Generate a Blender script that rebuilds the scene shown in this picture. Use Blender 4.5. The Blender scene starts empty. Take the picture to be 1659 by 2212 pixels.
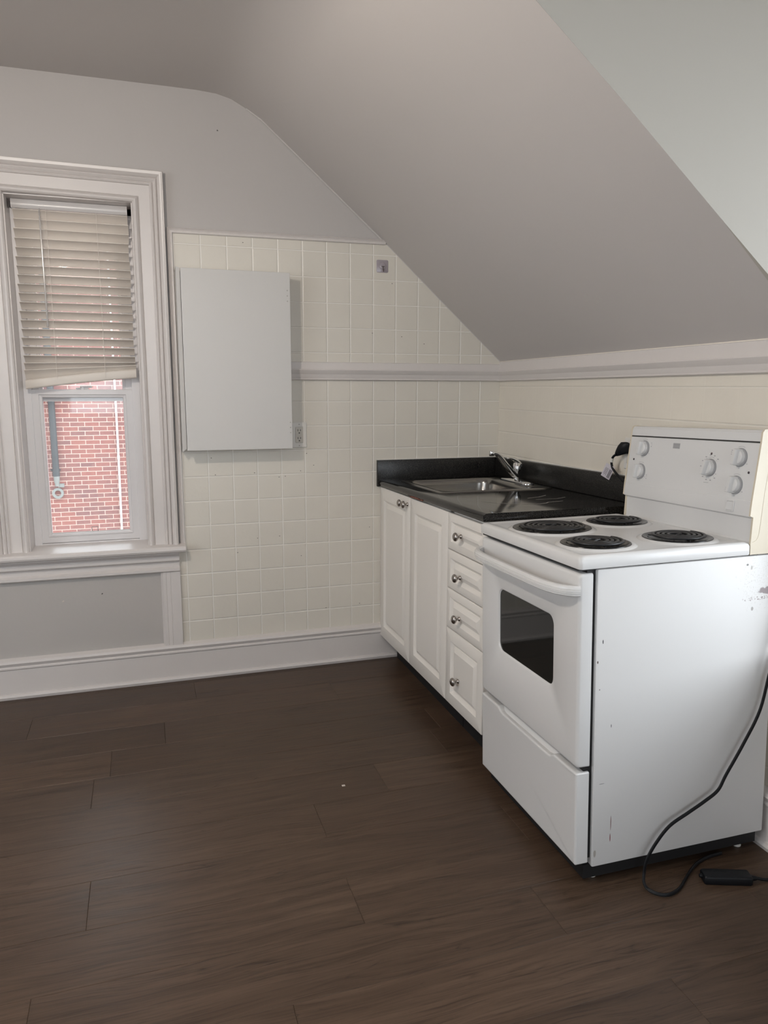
import bpy, bmesh, math, random
from mathutils import Vector, Matrix
random.seed(4)
S = bpy.context.scene
COL = S.collection
PI = math.pi

# ------------------------------------------------------------------ materials
def lin(r, g, b):
    f = lambda c: (c/255/12.92) if c/255 <= .04045 else ((c/255+.055)/1.055)**2.4
    return (f(r), f(g), f(b), 1)

def mat(name, col, rough=.5, metal=0., bump=0., bscale=200., spec=.5, coat=0., var=0., vscale=3., trans=0.):
    m = bpy.data.materials.new(name); m.use_nodes = True
    nt = m.node_tree; b = nt.nodes['Principled BSDF']
    b.inputs['Base Color'].default_value = col
    b.inputs['Roughness'].default_value = rough
    b.inputs['Metallic'].default_value = metal
    b.inputs['Specular IOR Level'].default_value = spec
    b.inputs['Coat Weight'].default_value = coat
    tc = nt.nodes.new('ShaderNodeTexCoord')
    if bump:
        n = nt.nodes.new('ShaderNodeTexNoise'); n.inputs['Scale'].default_value = bscale; n.inputs['Detail'].default_value = 4
        nt.links.new(tc.outputs['Object'], n.inputs['Vector'])
        bp = nt.nodes.new('ShaderNodeBump'); bp.inputs['Strength'].default_value = bump; bp.inputs['Distance'].default_value = .002
        nt.links.new(n.outputs['Fac'], bp.inputs['Height']); nt.links.new(bp.outputs['Normal'], b.inputs['Normal'])
    if var:
        n = nt.nodes.new('ShaderNodeTexNoise'); n.inputs['Scale'].default_value = vscale; n.inputs['Detail'].default_value = 5
        nt.links.new(tc.outputs['Object'], n.inputs['Vector'])
        mx = nt.nodes.new('ShaderNodeMix'); mx.data_type = 'RGBA'
        mx.inputs[6].default_value = tuple(c*(1-var) for c in col[:3])+(1,)
        mx.inputs[7].default_value = tuple(min(1, c*(1+var)) for c in col[:3])+(1,)
        nt.links.new(n.outputs['Fac'], mx.inputs[0]); nt.links.new(mx.outputs[2], b.inputs['Base Color'])
    return m

class G:
    """small node-graph helper"""
    def __init__(s, m): s.nt = m.node_tree; s.b = s.nt.nodes['Principled BSDF']; s.tc = s.nt.nodes.new('ShaderNodeTexCoord')
    def put(s, sock, v):
        if v is None: return
        if hasattr(v, 'is_output'): s.nt.links.new(v, sock)
        else: sock.default_value = v
    def m(s, op, a, b=None, c=None):
        n = s.nt.nodes.new('ShaderNodeMath'); n.operation = op
        for i, v in enumerate((a, b, c)): s.put(n.inputs[i], v)
        return n.outputs[0]
    def sep(s, v):
        n = s.nt.nodes.new('ShaderNodeSeparateXYZ'); s.put(n.inputs[0], v); return n.outputs
    def comb(s, x, y, z):
        n = s.nt.nodes.new('ShaderNodeCombineXYZ')
        for i, v in enumerate((x, y, z)): s.put(n.inputs[i], v)
        return n.outputs[0]
    def noise(s, v, scale, detail=3, rough=.5, dist=0):
        n = s.nt.nodes.new('ShaderNodeTexNoise'); s.put(n.inputs['Vector'], v)
        n.inputs['Scale'].default_value = scale; n.inputs['Detail'].default_value = detail
        n.inputs['Roughness'].default_value = rough; n.inputs['Distortion'].default_value = dist
        return n.outputs['Fac']
    def vor(s, v, scale, out='Distance'):
        n = s.nt.nodes.new('ShaderNodeTexVoronoi'); s.put(n.inputs['Vector'], v); n.inputs['Scale'].default_value = scale
        return n.outputs[out]
    def mr(s, v, a, b, c=0., d=1.):
        n = s.nt.nodes.new('ShaderNodeMapRange'); s.put(n.inputs[0], v)
        for i, q in enumerate((a, b, c, d)): n.inputs[i+1].default_value = q
        return n.outputs[0]
    def mix(s, f, a, b):
        n = s.nt.nodes.new('ShaderNodeMix'); n.data_type = 'RGBA'; s.put(n.inputs[0], f); s.put(n.inputs[6], a); s.put(n.inputs[7], b)
        return n.outputs[2]
    def bump(s, h, strength, dist):
        n = s.nt.nodes.new('ShaderNodeBump'); n.inputs['Strength'].default_value = strength; n.inputs['Distance'].default_value = dist
        s.put(n.inputs['Height'], h); s.nt.links.new(n.outputs[0], s.b.inputs['Normal'])
    def set(s, **k):
        for a, v in k.items(): s.put(s.b.inputs[a.replace('_', ' ')], v)

M = {}
M['wall']    = mat('wall_paint', (.495, .468, .45, 1), .6, bump=.25, bscale=60, var=.02, vscale=1.5)
M['wallgrey']= mat('wall_paint_grey', (.47, .445, .42, 1), .55, bump=.2, bscale=60)
M['cheek']   = mat('alcove_paint', (.47, .445, .395, 1), .6, bump=.3, bscale=12)
M['ceil']    = mat('ceiling_paint', (.575, .545, .525, 1), .7, bump=.35, bscale=9, var=.02, vscale=1.2)
M['trim']    = mat('trim_gloss_paint', (.67, .63, .605, 1), .34, bump=.14, bscale=30, var=.03, vscale=9)
M['vinyl']   = mat('vinyl_white', (.72, .70, .70, 1), .35)
M['cabwhite']= mat('white_melamine', (.60, .585, .56, 1), .42, bump=.05, bscale=300)
M['thermo']  = mat('white_thermofoil', (.82, .785, .735, 1), .34, var=.015, vscale=4)
M['carcass'] = mat('carcass_edge', (.42, .40, .37, 1), .5)
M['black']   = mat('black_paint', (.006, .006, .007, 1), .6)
M['rubber']  = mat('black_rubber', (.004, .0045, .006, 1), .5, spec=.3)
M['plastic'] = mat('white_plastic', (.74, .72, .68, 1), .3)
M['ivory']   = mat('ivory_plastic', (.62, .585, .52, 1), .35)
M['slot']    = mat('outlet_slot_groove_shade', (.01, .008, .007, 1), .6)
M['chrome']  = mat('chrome', (.74, .74, .74, 1), .07, 1.)
M['nickel']  = mat('brushed_nickel', (.40, .37, .345, 1), .24, 1.)
M['cream']   = mat('yellowed_enamel', (.68, .605, .475, 1), .35, var=.03, vscale=14)
M['knob']    = mat('white_knob_plastic', (.66, .655, .645, 1), .3)
M['skirt']   = mat('knob_skirt_shade_grey', (.33, .33, .335, 1), .35)  # grey puts the shadow ring round each knob into the skirt colour
M['grey']    = mat('grey_print', (.33, .33, .34, 1), .5)
M['badge']   = mat('badge_grey', (.40, .40, .40, 1), .35)
M['lens']    = mat('dark_red_lens', (.02, .004, .010, 1), .2)
M['coil']    = mat('coil_iron', (.011, .011, .012, 1), .38, bump=.2, bscale=400)
M['pan']     = mat('black_porcelain', (.007, .007, .008, 1), .22)
M['glassblk']= mat('oven_glass', (.010, .011, .010, 1), .04)
M['slat']    = mat('blind_slat', (.76, .70, .63, 1), .45)
def _translucent(m, f, col):
    nt = m.node_tree; b = nt.nodes['Principled BSDF']; o = nt.nodes['Material Output']
    t = nt.nodes.new('ShaderNodeBsdfTranslucent'); t.inputs[0].default_value = col
    x = nt.nodes.new('ShaderNodeMixShader'); x.inputs[0].default_value = f
    nt.links.new(b.outputs[0], x.inputs[1]); nt.links.new(t.outputs[0], x.inputs[2]); nt.links.new(x.outputs[0], o.inputs[0])
_translucent(M['slat'], .10, (.80, .72, .62, 1))
M['head']    = mat('blind_headrail', (.60, .575, .56, 1), .28)
M['cordw']   = mat('white_cord', (.80, .78, .74, 1), .6)
M['wand']    = mat('clear_wand', (.45, .42, .40, 1), .15)
M['hookpl']  = mat('lavender_film', (.36, .32, .345, 1), .18)
M['hookmt']  = mat('hook_metal', (.16, .13, .125, 1), .3, .8)
M['tag']     = mat('paper_tag', (.66, .62, .66, 1), .6)
M['ink']     = mat('tag_ink', (.08, .07, .08, 1), .6)
M['pipe']    = mat('grey_pipe', (.026, .031, .033, 1), .6, var=.25, vscale=6)
M['galv']    = mat('galvanised', (.20, .21, .195, 1), .5, .2)
M['conduit'] = mat('white_conduit', (.85, .85, .85, 1), .4)
M['speck']   = mat('dark_speck', (.05, .042, .038, 1), .7)
M['chip']    = mat('paint_chip_white', (.62, .56, .50, 1), .7)
M['streak']  = mat('dried_water_streak', (.42, .39, .36, 1), .5)
M['stain']   = mat('orange_stain', (.16, .05, .03, 1), .5)
M['ground']  = mat('ground', (.16, .155, .14, 1), .9)
M['caulk']   = mat('old_caulk', (.60, .575, .53, 1), .7)

# tiles ------------------------------------------------------------------
def tile_mat(name, axis, ph, tile, z0, zt, col, line, vis_v=1.):
    m = mat(name, col, .33); g = G(m)
    X = g.sep(g.tc.outputs['Object'])
    u = g.m('DIVIDE', g.m('SUBTRACT', X[axis], ph), tile)
    w = g.m('DIVIDE', g.m('SUBTRACT', X[2], z0), zt)
    du = g.m('MULTIPLY', g.m('PINGPONG', u, .5), tile)
    dw = g.m('MULTIPLY', g.m('PINGPONG', w, .5), zt)
    lu = g.mr(du, .0011, .0022, vis_v, 0); lw = g.mr(dw, .0011, .0022, 1, 0)
    ln = g.m('MAXIMUM', lu, lw)
    big = g.noise(g.tc.outputs['Object'], 7, 3)
    base = g.mix(big, tuple(c*.96 for c in col[:3])+(1,), tuple(min(1, c*1.04) for c in col[:3])+(1,))
    g.set(Base_Color=g.mix(ln, base, line))
    hu = g.mr(du, .0010, .0042, 1-vis_v, 1); hw = g.mr(dw, .0010, .0042, 0, 1)
    h = g.m('MINIMUM', hu, hw)
    tid = g.noise(g.comb(g.m('FLOOR', u), g.m('FLOOR', w), 0.), 3.1, 0)
    wob = g.noise(g.tc.outputs['Object'], 55, 2, .5)
    wob = g.m('MULTIPLY', wob, g.mr(tid, .35, .7, .05, .55))
    g.bump(g.m('ADD', h, wob), .8, .0016)
    return m
M['tile']  = tile_mat('printed_tile_board', 0, -.650, .108, 1.028, .10835, (.70, .66, .585, 1), (.86, .83, .77, 1))
M['tileR'] = tile_mat('printed_tile_board_side', 1, -.06, .150, 1.314, .108, (.76, .71, .62, 1), (.80, .76, .68, 1), .18)

# granite ----------------------------------------------------------------
def granite(name='black_granite_laminate', r0=.045, r1=.10):
    m = mat(name, (.012, .012, .012, 1), .13, spec=.38); g = G(m)
    o = g.tc.outputs['Object']
    n1 = g.noise(o, 300, 2, .6); n2 = g.noise(o, 120, 3, .6); n3 = g.noise(o, 480, 1)
    f = g.mr(n1, .54, .68); f2 = g.mr(n2, .50, .72); f3 = g.mr(n3, .64, .74)
    c = g.mix(f2, (.0045, .0042, .004, 1), (.012, .011, .010, 1))
    c = g.mix(f, c, (.058, .053, .047, 1)); c = g.mix(g.m('MULTIPLY', f3, .6), c, (.12, .11, .10, 1))
    g.set(Base_Color=c, Roughness=g.mr(g.noise(o, 9, 3), .3, .7, r0, r1))
    g.bump(n1, .02, .0003)
    return m
M['granite'] = granite(); M['graniteb'] = granite('black_granite_upstand', .26, .34)

def steel():
    m = mat('brushed_steel', (.29, .28, .265, 1), .22, 1.); g = G(m)
    X = g.sep(g.tc.outputs['Object'])
    n = g.noise(g.comb(g.m('MULTIPLY', X[0], 8.), g.m('MULTIPLY', X[1], 8.), g.m('MULTIPLY', X[2], 500.)), 1., 3)
    g.set(Roughness=g.mr(n, .3, .7, .17, .25)); return m
M['steel'] = steel()

# floor planks -----------------------------------------------------------
def plank_mat():
    m = mat('vinyl_plank', (.09, .065, .05, 1), .4, spec=.28); g = G(m)
    at = g.nt.nodes.new('ShaderNodeAttribute'); at.attribute_name = 'plank_id'
    pid = at.outputs['Fac']
    X = g.sep(g.tc.outputs['Object'])
    off = g.m('MULTIPLY', pid, 37.)
    warp = g.noise(g.comb(g.m('ADD', g.m('MULTIPLY', X[0], 1.6), off), g.m('MULTIPLY', X[1], 5.), off), 1., 2)
    yy = g.m('ADD', X[1], g.m('MULTIPLY', warp, .09))
    v1 = g.comb(g.m('ADD', g.m('MULTIPLY', X[0], 2.2), off), g.m('MULTIPLY', yy, 42.), off)
    v2 = g.comb(g.m('ADD', g.m('MULTIPLY', X[0], 7.), off), g.m('MULTIPLY', yy, 260.), off)
    n1 = g.noise(v1, 1., 5, .62, .6); n2 = g.noise(v2, 1., 3, .6)
    n3 = g.noise(g.comb(g.m('ADD', g.m('MULTIPLY', X[0], 1.3), off), g.m('MULTIPLY', X[1], 3.), off), 1., 2)
    c = g.mix(g.mr(n1, .28, .70), (.050, .0306, .0196, 1), (.099, .063, .0416, 1))
    c = g.mix(g.m('MULTIPLY', g.mr(n2, .50, .68), .62), c, (.036, .021, .014, 1))
    c = g.mix(g.m('MULTIPLY', g.mr(n3, .60, .75), .5), c, (.046, .029, .020, 1))
    nb = g.noise(g.comb(g.m('ADD', g.m('MULTIPLY', X[0], 1.1), off), g.m('MULTIPLY', yy, 9.), g.m('MULTIPLY', off, 1.7)), 1., 3, .55, .8)
    ring = g.mr(g.m('PINGPONG', g.m('MULTIPLY', nb, 11.), .5), .0, .085, 1, 0)
    rm_ = g.mr(g.noise(g.comb(g.m('ADD', g.m('MULTIPLY', X[0], 2.4), off), g.m('MULTIPLY', X[1], 11.), off), 1., 2), .48, .62)
    ring = g.m('MULTIPLY', g.m('MULTIPLY', ring, rm_), g.mr(n2, .35, .6))
    c = g.mix(g.m('MULTIPLY', ring, .75), c, (.026, .0155, .0105, 1))
    tone = g.mr(pid, 0, 1, .88, 1.12)
    n = g.nt.nodes.new('ShaderNodeVectorMath'); n.operation = 'SCALE'
    g.put(n.inputs[0], c); g.put(n.inputs['Scale'], tone)
    g.nt.links.new(n.outputs[0], g.b.inputs['Base Color'])
    g.set(Roughness=g.mr(n1, .3, .7, .33, .44))
    g.bump(g.m('SUBTRACT', g.m('ADD', g.m('MULTIPLY', n1, .4), n2), g.m('MULTIPLY', ring, .8)), .34, .0012)
    return m
M['plank'] = plank_mat()

# stove enamel with its scratches ---------------------------------------
def enamel(marks=False):
    m = mat('white_enamel_marked' if marks else 'white_enamel', (.70, .695, .685, 1), .48 if marks else .2); g = G(m)
    o = g.tc.outputs['Object']
    g.bump(g.noise(o, 700, 1), .03, .0004)
    if marks:
        X = g.sep(o)
        nz = g.noise(o, 60, 4, .6); nf = g.noise(o, 240, 3, .6)
        def spot(v, h, rv, rh, k=1.3):
            a = g.m('DIVIDE', g.m('SUBTRACT', X[0], v), rv); b = g.m('DIVIDE', g.m('SUBTRACT', X[2], h), rh)
            d = g.m('SQRT', g.m('ADD', g.m('MULTIPLY', a, a), g.m('MULTIPLY', b, b)))
            d = g.m('ADD', d, g.m('MULTIPLY', g.m('SUBTRACT', nz, .5), k))
            return g.mr(d, .8, 1.05, 1, 0)
        c = (.70, .695, .685, 1)
        dirt = g.m('MULTIPLY', spot(.55, .79, .075, .085, 2.6), g.mr(nf, .55, .68))
        c = g.mix(g.m('MULTIPLY', dirt, .45), c, (.42, .40, .36, 1))
        c = g.mix(spot(.578, .762, .030, .010, 1.6), c, (.27, .225, .23, 1))
        c = g.mix(g.m('MULTIPLY', spot(.54, .742, .045, .006, 2.5), g.mr(nf, .5, .6)), c, (.25, .20, .20, 1))
        for v, h, rv, rh, cc in ((.105, .170, .0011, .022, (.16, .06, .045, 1)), (.104, .128, .0012, .013, (.22, .03, .035, 1)),
                                 (.069, .672, .0016, .006, (.05, .05, .055, 1)), (.055, .619, .002, .004, (.09, .06, .05, 1)),
                                 (.099, .442, .0012, .005, (.12, .12, .12, 1)), (.508, .838, .004, .003, (.15, .14, .13, 1)),
                                 (.522, .829, .003, .006, (.4, .38, .35, 1)), (.075, .285, .009, .0010, (.3, .3, .3, 1)),
                                 (.058, .09, .004, .010, (.45, .42, .38, 1)), (.062, .545, .0015, .002, (.2, .19, .18, 1)),
                                 (.530, .715, .004, .006, (.35, .33, .31, 1))):
            c = g.mix(spot(v, h, rv, rh, .7), c, cc)
        g.set(Base_Color=c)
    return m
M['enamel'] = enamel(); M['enamelm'] = enamel(True)

def brick():
    m = mat('red_brick', (.3, .1, .08, 1), .85); g = G(m)
    X = g.sep(g.tc.outputs['Object'])
    v = g.comb(g.m('ADD', X[0], g.m('MULTIPLY', g.noise(g.tc.outputs['Object'], 1.3, 2), .03)), X[2], 0.)
    n = g.nt.nodes.new('ShaderNodeTexBrick'); g.put(n.inputs['Vector'], v)
    n.inputs['Scale'].default_value = 1; n.inputs['Brick Width'].default_value = .212; n.inputs['Row Height'].default_value = .0690
    n.inputs['Mortar Size'].default_value = .0065; n.inputs['Mortar Smooth'].default_value = .35
    n.inputs['Color1'].default_value = (.215, .072, .058, 1); n.inputs['Color2'].default_value = (.135, .062, .060, 1)
    n.inputs['Mortar'].default_value = (.46, .335, .28, 1); n.inputs['Bias'].default_value = -.1
    n.offset = .45
    nz = g.noise(g.tc.outputs['Object'], 14, 4)
    g.set(Base_Color=g.mix(g.mr(nz, .35, .75, 0, .35), n.outputs['Color'], (.30, .125, .09, 1)))
    return m
M['brick'] = brick()

def glass(name='window_glass', tint=(.97, .98, .98, 1)):
    m = bpy.data.materials.new(name); m.use_nodes = True; nt = m.node_tree; nt.nodes.clear()
    o = nt.nodes.new('ShaderNodeOutputMaterial'); t = nt.nodes.new('ShaderNodeBsdfTransparent'); t.inputs[0].default_value = tint
    gl = nt.nodes.new('ShaderNodeBsdfGlossy'); gl.inputs['Roughness'].default_value = .03
    fr = nt.nodes.new('ShaderNodeFresnel'); fr.inputs[0].default_value = 1.45
    # faint whitish translucent layer on the pane
    d = nt.nodes.new('ShaderNodeBsdfTranslucent'); d.inputs[0].default_value = (.8, .8, .8, 1)
    m0 = nt.nodes.new('ShaderNodeMixShader'); m0.inputs[0].default_value = .05
    mx = nt.nodes.new('ShaderNodeMixShader')
    nt.links.new(t.outputs[0], m0.inputs[1]); nt.links.new(d.outputs[0], m0.inputs[2])
    nt.links.new(fr.outputs[0], mx.inputs[0]); nt.links.new(m0.outputs[0], mx.inputs[1]); nt.links.new(gl.outputs[0], mx.inputs[2])
    nt.links.new(mx.outputs[0], o.inputs[0]); return m
M['glass'] = glass()

def emit(name, col, st):
    m = bpy.data.materials.new(name); m.use_nodes = True
    b = m.node_tree.nodes['Principled BSDF']; b.inputs['Emission Color'].default_value = col; b.inputs['Emission Strength'].default_value = st
    return m

# ------------------------------------------------------------------ objects
def obj(name, bm, m=None, parent=None, smooth=False, angle=40):
    bmesh.ops.recalc_face_normals(bm, faces=bm.faces)
    me = bpy.data.meshes.new(name); bm.to_mesh(me); bm.free()
    for q in (m if isinstance(m, (list, tuple)) else [m]):
        if q: me.materials.append(q)
    if smooth:
        for p in me.polygons: p.use_smooth = True
        me.set_sharp_from_angle(angle=math.radians(angle))
    o = bpy.data.objects.new(name, me); COL.objects.link(o)
    if parent: o.parent = parent
    return o
def empty(name, loc=(0, 0, 0), rot=None):
    o = bpy.data.objects.new(name, None); COL.objects.link(o); o.location = loc; o.empty_display_size = .05
    if rot is not None: o.rotation_euler = rot
    return o
def tag(o, label, cat, group=None):
    o['label'] = label; o['category'] = cat
    if group: o['group'] = group
    return o
def struct(o, label=None, cat=None):
    o['kind'] = 'structure'
    if label: o['label'] = label
    if cat: o['category'] = cat
    return o
NB = bmesh.new
def box(bm, x0, x1, y0, y1, z0, z1, r=0, seg=2, mi=0):
    t = bmesh.new()
    vs = [t.verts.new((x, y, z)) for x in (x0, x1) for y in (y0, y1) for z in (z0, z1)]
    for f in ((0, 1, 3, 2), (4, 6, 7, 5), (0, 4, 5, 1), (2, 3, 7, 6), (0, 2, 6, 4), (1, 5, 7, 3)): t.faces.new([vs[i] for i in f])
    bmesh.ops.recalc_face_normals(t, faces=t.faces)
    if r: bmesh.ops.bevel(t, geom=t.edges[:], offset=r, segments=seg, profile=.5, affect='EDGES')
    join(bm, t, mi)
def join(bm, t, mi=0, mtx=None):
    mp = {}
    for v in t.verts: mp[v] = bm.verts.new(mtx @ v.co if mtx else v.co)
    for f in t.faces:
        try: q = bm.faces.new([mp[v] for v in f.verts]); q.material_index = mi or f.material_index
        except ValueError: pass
    t.free()
def prism(bm, pts, fn, a, b, mi=0):
    """polygon pts (p,q) extruded from a to b; fn(p,q,t) -> xyz"""
    A = [bm.verts.new(fn(p, q, a)) for p, q in pts]; B = [bm.verts.new(fn(p, q, b)) for p, q in pts]
    n = len(pts); fs = [bm.faces.new(A), bm.faces.new(B[::-1])]
    for i in range(n): fs.append(bm.faces.new((A[i], B[i], B[(i+1) % n], A[(i+1) % n])))
    for f in fs: f.material_index = mi
def loops(bm, L, cap0=True, cap1=True, closed=True, mi=0):
    V = [[bm.verts.new(p) for p in l] for l in L]; n = len(V[0]); fs = []
    for a, b in zip(V, V[1:]):
        for i in range(n if closed else n-1):
            fs.append(bm.faces.new((a[i], a[(i+1) % n], b[(i+1) % n], b[i])))
    if cap0: fs.append(bm.faces.new(V[0][::-1]))
    if cap1: fs.append(bm.faces.new(V[-1]))
    for f in fs: f.material_index = mi
def rrect(a0, a1, b0, b1, r, k=5):
    r = max(r, 1e-5); P = []
    for cx, cy, s in ((a1-r, b1-r, 0), (a0+r, b1-r, 1), (a0+r, b0+r, 2), (a1-r, b0+r, 3)):
        for i in range(k+1):
            t = (s+i/k)*PI/2; P.append((cx+r*math.cos(t), cy+r*math.sin(t)))
    return P
def lathe(bm, prof, o, d, seg=24, mi=0, cap0=True, cap1=True):
    d = Vector(d).normalized(); u = d.orthogonal().normalized(); w = d.cross(u); o = Vector(o); L = []
    for r, t in prof:
        r = max(r, 1e-5)
        L.append([o+d*t+(u*math.cos(2*PI*i/seg)+w*math.sin(2*PI*i/seg))*r for i in range(seg)])
    loops(bm, L, cap0, cap1, mi=mi)
def catmull(P, n=6):
    P = [Vector(p) for p in P]; Q = [2*P[0]-P[1]]+P+[2*P[-1]-P[-2]]; R = []
    for i in range(1, len(Q)-2):
        for j in range(n):
            t = j/n; a, b, c, d = Q[i-1], Q[i], Q[i+1], Q[i+2]
            R.append(.5*((2*b)+(c-a)*t+(2*a-5*b+4*c-d)*t*t+(3*b-a-3*c+d)*t**3))
    R.append(P[-1]); return R
def sweep(bm, path, prof, up=(0, 0, 1), scales=None, mi=0):
    """prof: list of (side, up) offsets; frame from fixed up vector"""
    path = [Vector(p) for p in path]; up = Vector(up); L = []
    for i, p in enumerate(path):
        t = (path[min(i+1, len(path)-1)]-path[max(i-1, 0)]).normalized()
        s = t.cross(up); s = s.normalized() if s.length > 1e-4 else Vector((1, 0, 0)); w = s.cross(t).normalized()
        k = scales[i] if scales else (1, 1)
        L.append([p+s*a*k[0]+w*b*k[1] for a, b in prof])
    loops(bm, L, mi=mi)
def circ(r, n=12): return [(r*math.cos(2*PI*i/n), r*math.sin(2*PI*i/n)) for i in range(n)]
def tube(bm, path, r, up=(0, 0, 1), n=12, mi=0): sweep(bm, path, circ(r, n), up, mi=mi)

# ------------------------------------------------------------------ camera
F, YAW, PITCH, ROLL = 1604.4160, math.radians(17.92231), math.radians(-9.60638), math.radians(.17411)
CP = Vector((-1.67075, -3.33068, 1.31415))
cd = bpy.data.cameras.new('camera'); cam = bpy.data.objects.new('camera', cd); COL.objects.link(cam); S.camera = cam
fw = Vector((math.sin(YAW)*math.cos(PITCH), math.cos(YAW)*math.cos(PITCH), math.sin(PITCH)))
rt = Vector((math.cos(YAW), -math.sin(YAW), 0)); up = rt.cross(fw)
r2 = rt*math.cos(ROLL)+up*math.sin(ROLL); u2 = -rt*math.sin(ROLL)+up*math.cos(ROLL)
cam.matrix_world = Matrix(((r2.x, u2.x, -fw.x, CP.x), (r2.y, u2.y, -fw.y, CP.y), (r2.z, u2.z, -fw.z, CP.z), (0, 0, 0, 1)))
cd.sensor_fit = 'HORIZONTAL'; cd.sensor_width = 36; cd.lens = F/1659*36; cd.clip_start = .02

# ------------------------------------------------------------------ room shell
XL, YF, H = -4.0, -5.6, 2.497
WX0, WX1, WZ0, WZ1 = -2.142, -1.670, .630, 2.042       # opening of the window in the back wall
# floor: planks with chamfered joints
bm = NB(); rows = [0, -.060, -.2475, -.4375, -.6240, -.8140, -1.002, -1.190, -1.375, -1.567, -1.750]
while rows[-1] > YF-.2: rows.append(rows[-1]-.1875)
joint = {1: -1.509, 2: -.93, 3: -1.647, 4: -.62, 5: -1.885, 6: -.956, 7: -1.211, 8: -1.863, 9: -1.206, 10: -1.962}
ids = []
for k in range(len(rows)-1):
    y1, y0 = rows[k], rows[k+1]; j = joint.get(k, -1.2-1.1*random.random()); xs = [j+1.215*i for i in range(-4, 4)]
    xs = [XL-.1]+[x for x in xs if XL-.05 < x < -.03]+[.02]
    for a, b in zip(xs, xs[1:]):
        c = .0011; n0 = len(bm.faces)
        loops(bm, [[(a, y0, -.004), (b, y0, -.004), (b, y1, -.004), (a, y1, -.004)], [(a, y0, -.0012), (b, y0, -.0012), (b, y1, -.0012), (a, y1, -.0012)],
                   [(a+c, y0+c, 0), (b-c, y0+c, 0), (b-c, y1-c, 0), (a+c, y1-c, 0)]], cap0=False)
        ids += [random.random()]*(len(bm.faces)-n0)
o = obj('floor', bm, M['plank']); struct(o)
at = o.data.attributes.new('plank_id', 'FLOAT', 'FACE')
for i, v in enumerate(ids): at.data[i].value = v

bm = NB()
box(bm, XL-.2, WX0, 0, .2, -.1, 2.75); box(bm, WX1, .25, 0, .2, -.1, 2.75)
box(bm, WX0, WX1, 0, .2, -.1, WZ0-.001); box(bm, WX0, WX1, 0, .2, WZ1, 2.75)
wall_back = struct(obj('wall_back', bm, M['wall']))
# grey paint below the window
bm = NB(); box(bm, -2.60, -1.60, -.004, 0, .15, .54)
for x, z, w, mi in ((-2.030, .408, .0045, 1), (-1.873, .428, .0035, 2)):
    prism(bm, [(x-w, z-.003), (x-w*.2, z-.004), (x+w, z-.001), (x+w*.6, z+.003), (x, z+.002)], lambda p, q, t: (p, t, q), -.004, -.0046, mi)
obj('grey_panel', bm, [M['wallgrey'], M['chip'], M['speck']], wall_back)
# tile board on the back wall
bm = NB(); pts = [(-1.546, .150), (0, .150), (0, 1.43), (-.586, 1.947), (-1.53, 1.947), (-1.53, .622), (-1.546, .622)]
prism(bm, pts, lambda p, q, t: (p, t, q), 0, -.006)
for x, z in ((-1.392, 1.002), (-1.377, .927), (-1.205, .931), (-.996, .933), (-1.199, .632), (-1.098, .636), (-.999, .537), (-.668, .654), (-1.29, .571),
             (-.935, .957), (-1.095, .908), (-1.067, .911), (-.884, .276), (-.718, .283), (-1.229, 1.914), (-.560, 1.775), (-.654, 1.553), (-.967, 1.012), (-.512, 1.54), (-.401, 1.51)):
    prism(bm, [(x+(.0030 if i % 2 else .0020)*math.cos(i*PI/4), z+.0015*math.sin(i*PI/4)) for i in range(8)], lambda p, q, t: (p, t, q), -.006, -.0066, 1)
# ragged caulk along the bottom of the board and under the rail
box(bm, -1.53, -.62, -.011, -.004, .160, .170, .002, 1, 2)
obj('tile_board', bm, [M['tile'], M['speck'], M['caulk']], wall_back)
bm = NB(); prism(bm, [(-1.3205+i*.0, 2.354) for i in range(1)]+[(-1.316, 2.349), (-1.323, 2.349)], lambda p, q, t: (p, t, q), 0, -.002); obj('nail_hole', bm, M['speck'], wall_back)

# right (knee) wall, open to the dormer alcove
AY0, AY1, AZ, AX = -4.35, -1.808, .60, .80          # alcove
DY0, DY1, DZ0, DZ1 = -4.25, -2.00, .64, 2.25         # window in the alcove
bm = NB()
box(bm, 0, .22, AY1, .2, -.1, 1.60); box(bm, 0, .22, YF-.2, AY0, -.1, 1.60); box(bm, 0, .22, AY0, AY1, -.1, AZ)
wall_right = struct(obj('wall_right', bm, M['wallgrey']))
bm = NB(); box(bm, -.005, 0, -1.83, -.006, .15, 1.45); obj('tile_board', bm, M['tileR'], wall_right)
LY0, LY1, LZ0, LZ1 = -3.75, -1.55, .85, 2.25         # window added to the left wall for fill light
bm = NB(); box(bm, XL-.2, XL, YF-.2, LY0, -.1, 2.75); box(bm, XL-.2, XL, LY1, .2, -.1, 2.75); box(bm, XL-.2, XL, LY0, LY1, -.1, LZ0); box(bm, XL-.2, XL, LY0, LY1, LZ1, 2.75)
struct(obj('wall_left', bm, M['wall']))
FX0, FX1, FZ0, FZ1 = -2.5, -.20, .95, 2.30            # window added behind the camera for fill light
bm = NB(); box(bm, XL-.2, FX0, YF-.2, YF, -.1, 2.75); box(bm, FX1, .25, YF-.2, YF, -.1, 2.75); box(bm, FX0, FX1, YF-.2, YF, -.1, FZ0); box(bm, FX0, FX1, YF-.2, YF, FZ1, 2.75)
struct(obj('wall_front', bm, M['wall']))

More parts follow.
